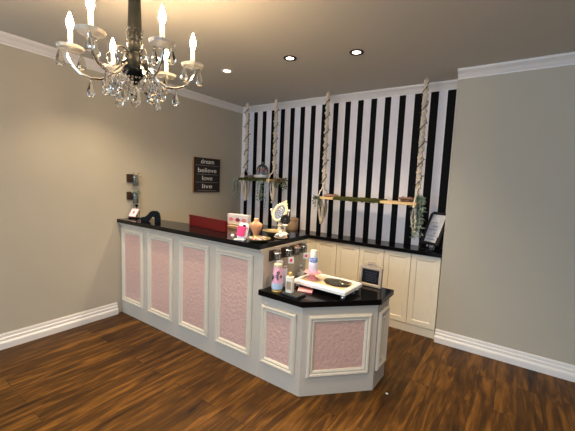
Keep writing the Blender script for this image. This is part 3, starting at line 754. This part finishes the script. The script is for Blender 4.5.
# crystal decanter behind the tray
gd = empty('crystal_decanter', 'small clear crystal bottle with stopper behind the white tray', 'bottle', (2.106, -1.455, Z))
MB().lathe([(0, 0), (.026, 0), (.034, .012), (.034, .030), (.022, .050), (.010, .062), (.010, .078), (.014, .082), (0, .083)], 10).build('body', 'discglass', gd)
MB().lathe([(.006, .0835), (.010, .088), (.018, .104), (.012, .118), (0, .124)], 8).build('stopper', 'discglass', gd)

# chalkboard sign
kb = empty('chalkboard_sign', 'small framed chalkboard with carved crest on the low counter', 'sign', (2.685, -1.302, Z), math.radians(-1.5))
tk = Matrix.Translation((0, 0, .0005)) @ Matrix.Rotation(math.radians(-6), 4, 'X')
mb = MB(); mb.frame(.196, .165, [(0, -.016), (0, .004), (.005, .008), (.020, .008), (.026, .001), (.026, -.004)]); bmesh.ops.translate(mb.bm, verts=mb.bm.verts[:], vec=(-.098, 0, 0))
mb.box(-.096, .096, .004, .015, .002, .163)
mb.prism([(-.090, .163), (.090, .163), (.080, .176), (.056, .180), (.046, .190), (.030, .194), (.024, .206), (0, .212), (-.024, .206), (-.030, .194), (-.046, .190), (-.056, .180), (-.080, .176)], -.006, .006, .002, R90)
mb.tube([(-.03 + .06 * k / 12, -.008, .182 + .012 * math.sin(PI * k / 12)) for k in range(13)], .004, 6)
o = mb.build('frame', 'fadedwood', kb); o.matrix_local = tk
o = MB().box(-.073, .073, -.001, .0035, .025, .140).build('board', 'slate', kb); o.matrix_local = tk
mb = MB()
for r_, z in enumerate((.118, .104, .090, .076, .062, .048)):
    x = -.045 + .01 * (r_ % 2)
    while x < .045:
        l = random.uniform(.006, .016); mb.box(x, x + l, -.0016, -.0011, z - .002, z + .0018); x += l + .006
o = mb.build('chalk_writing', 'inkgrey', kb); o.matrix_local = tk
o = MB().box(-.02, .02, .030, .034, .004, .115, 0, Matrix.Rotation(math.radians(8), 4, 'X')).build('rear_strut', 'fadedwood', kb)

tag(MB().prism([(-.010, -.006), (.002, -.009), (.011, -.002), (.008, .007), (-.004, .009), (-.011, .003)], 0, .004, .001).build('paper_scrap', 'white', None, False, (2.950, -1.502, .0005)),
    'tiny white paper scrap on the wooden floor beside the low counter', 'scrap')

# ------------------------------------------------------------------ chandelier
OX, OY, RB, ZBB = 1.945, -2.915, .285, 2.165
ch = empty('chandelier', 'crystal candle chandelier hanging from the ceiling at upper left', 'chandelier', (OX, OY, 0))
MB().lathe([(0, ZC - .001), (.065, ZC - .001), (.065, ZC - .012), (.03, ZC - .035), (.008, ZC - .042), (0, ZC - .042)], 28).build('canopy', 'chrome', ch, True)
MB().tube([(0, 0, ZC - .04), (0, 0, 2.56)], .006, 8).build('rod', 'chrome', ch, True)
MB().lathe([(0, 2.57), (.014, 2.57), (.018, 2.55), (.024, 2.53), (.027, 2.50), (.033, 2.32), (.036, 2.24), (.034, 2.21), (.026, 2.195), (0, 2.19)], 24).build('column', 'smoke', ch, True)
MB().lathe([(.03, 2.195), (.055, 2.185), (.064, 2.16), (.064, 2.10), (.052, 2.085), (.03, 2.07), (.012, 2.04), (0, 2.035)], 24).build('bowl', 'smoke', ch, True)
for z, r in ((2.30, .036), (2.275, .038), (2.25, .040), (2.185, .058), (2.10, .067)):
    mb = MB(); pts = [(r * math.cos(2 * PI * k / 16 + z * 9), r * math.sin(2 * PI * k / 16 + z * 9), z + .008 * math.sin(k * 1.9)) for k in range(16)]
    for p in pts: mb.sphere(p, .0055, 6)
    mb.tube(pts, .0012, 4, True); mb.build('bead_strand', 'crystal', ch, True)
for z, r in ((2.050, .105), (2.028, .095)):
    mb = MB(); pts = [(r * math.cos(2 * PI * k / 40), r * math.sin(2 * PI * k / 40), z) for k in range(40)]
    for p in pts: mb.sphere(p, .0052, 6)
    mb.tube(pts, .0012, 4, True); mb.build('bead_strand', 'crystal', ch, True)
for k in range(6):
    q = 2 * PI * k / 6; mb = MB()
    P0 = [((.064 + .008 * j) * math.cos(q), (.064 + .008 * j) * math.sin(q), 2.095 - .0105 * j) for j in range(5)]
    for p in P0: mb.sphere(p, .005, 6)
    mb.tube(P0, .0012, 4); mb.build('bead_strand', 'crystal', ch, True)
mb = MB(); mb.tube([(0, 0, 2.036), (0, 0, 1.965)], .0015, 5); mb.sphere((0, 0, 1.945), .020, 14); mb.build('ball_drop', 'crystal', ch)
def drop_mesh():
    mb = MB(); mb.sphere((0, 0, -.006), .007, 8)
    mb.lathe([(0, -.012), (.005, -.014), (.010, -.030), (.018, -.056), (.020, -.068), (.013, -.083), (0, -.089)], 8)
    return mb.build('crystal_drop', 'crystal', ch)
dp0 = drop_mesh(); first = True
drops = []
for k in range(6):
    A = math.radians(-7 + 60 * k)
    rot = Matrix.Rotation(A, 4, 'Z')
    arm = MB()
    arm.tube([rot @ Vector(p) for p in ((.055, 0, 2.13), (.085, 0, 2.105), (.115, 0, 2.068), (.155, 0, 2.045), (.20, 0, 2.044), (.245, 0, 2.060), (.28, 0, 2.095), (.298, 0, 2.130), (.30, 0, 2.152))], .0068, 8)
    arm.tube([rot @ Vector((.095 + .052 * math.cos(v) * (1 - i / 26), 0, 2.150 + .052 * math.sin(v) * (1 - i / 26))) for i, v in enumerate([PI + .4 - .42 * j for j in range(18)])], .0045, 6)
    arm = arm.build('arm', 'chrome', ch, True)
    c = rot @ Vector((RB, 0, ZBB))
    MB().lathe([(0, -.010), (.012, -.010), (.020, -.006), (.054, .002), (.062, .014), (.058, .015), (.02, .005), (0, .003)], 10, c, ).build('bobeche', 'discglass', arm)
    MB().lathe([(0, .004), (.0125, .004), (.0125, .012), (.0105, .016), (.0105, .088), (.008, .091), (0, .091)], 14, c).build('candle', 'ivory', arm, True)
    MB().lathe([(.006, .0915), (.010, .100), (.0155, .118), (.0145, .134), (.008, .156), (.003, .172), (0, .176)], 14, c).build('bulb', 'bulb', arm, True)
    for j, q in enumerate((A + .6, A + 3.5)): drops.append((c.x + .046 * math.cos(q), c.y + .046 * math.sin(q), ZBB + .000))
    drops.append(tuple(rot @ Vector((.20, 0, 2.037)))); drops.append(tuple(rot @ Vector((.13, 0, 2.055)))); drops.append(tuple(Matrix.Rotation(A + .5, 4, 'Z') @ Vector((.100, 0, 2.044))))
for i, p in enumerate(drops):
    o = dp0 if i == 0 else dp0.copy()
    if i: C.objects.link(o); o.parent = ch
    o.location = p; o.rotation_euler.z = i * .7

# ------------------------------------------------------------------ lights
def light(kind, name, loc, energy, col, rot=(0, 0, 0), **k):
    l = bpy.data.lights.new(name, kind); l.energy = energy; l.color = col
    for a_, v in k.items(): setattr(l, a_, v)
    o = bpy.data.objects.new(name, l); C.objects.link(o); o.location = loc; o.rotation_euler = rot; return o
WARM = (1, .81, .56)
for x, y, e in ((1.048, -1.387, 40), (1.822, -1.36, 52), (2.398, -1.20, 68), (.75, -2.32, 56), (1.75, -2.32, 60), (3.3, -2.25, 56), (3.9, -3.0, 46), (1.5, -4.4, 36), (3.3, -4.6, 40)):
    light('SPOT', 'downlight_lamp', (x, y, ZC - .02), e, WARM, spot_size=math.radians(118), spot_blend=.8, shadow_soft_size=.05)
light('AREA', 'shopfront_daylight', (2.6, -7.6, 1.45), 150, (.55, .76, 1), (PI / 2, 0, 0), shape='RECTANGLE', size=5.5, size_y=2.3)
w = bpy.data.worlds.new('room_ambience'); bpy.context.scene.world = w; w.use_nodes = True
w.node_tree.nodes['Background'].inputs[0].default_value = (.75, .80, .90, 1); w.node_tree.nodes['Background'].inputs[1].default_value = .2

# ------------------------------------------------------------------ camera
yaw, pitch, roll, fpx = -.6025, -.1001, .0417, 325.545
fwd = Vector((math.sin(yaw) * math.cos(pitch), math.cos(yaw) * math.cos(pitch), math.sin(pitch)))
rt = Vector((math.cos(yaw), -math.sin(yaw), 0)); up = rt.cross(fwd)
r2 = rt * math.cos(roll) + up * math.sin(roll); u2 = -rt * math.sin(roll) + up * math.cos(roll)
cd = bpy.data.cameras.new('camera'); cd.sensor_fit = 'HORIZONTAL'; cd.sensor_width = 36; cd.lens = fpx / 575 * 36; cd.clip_start = .05
co = bpy.data.objects.new('camera', cd); C.objects.link(co)
co.matrix_world = Matrix(((r2.x, u2.x, -fwd.x, 3.6039), (r2.y, u2.y, -fwd.y, -3.8859), (r2.z, u2.z, -fwd.z, 1.5667), (0, 0, 0, 1)))
S = bpy.context.scene; S.camera = co
S.view_settings.view_transform = 'Standard'; S.view_settings.look = 'None'; S.view_settings.exposure = .40; S.view_settings.gamma = .88
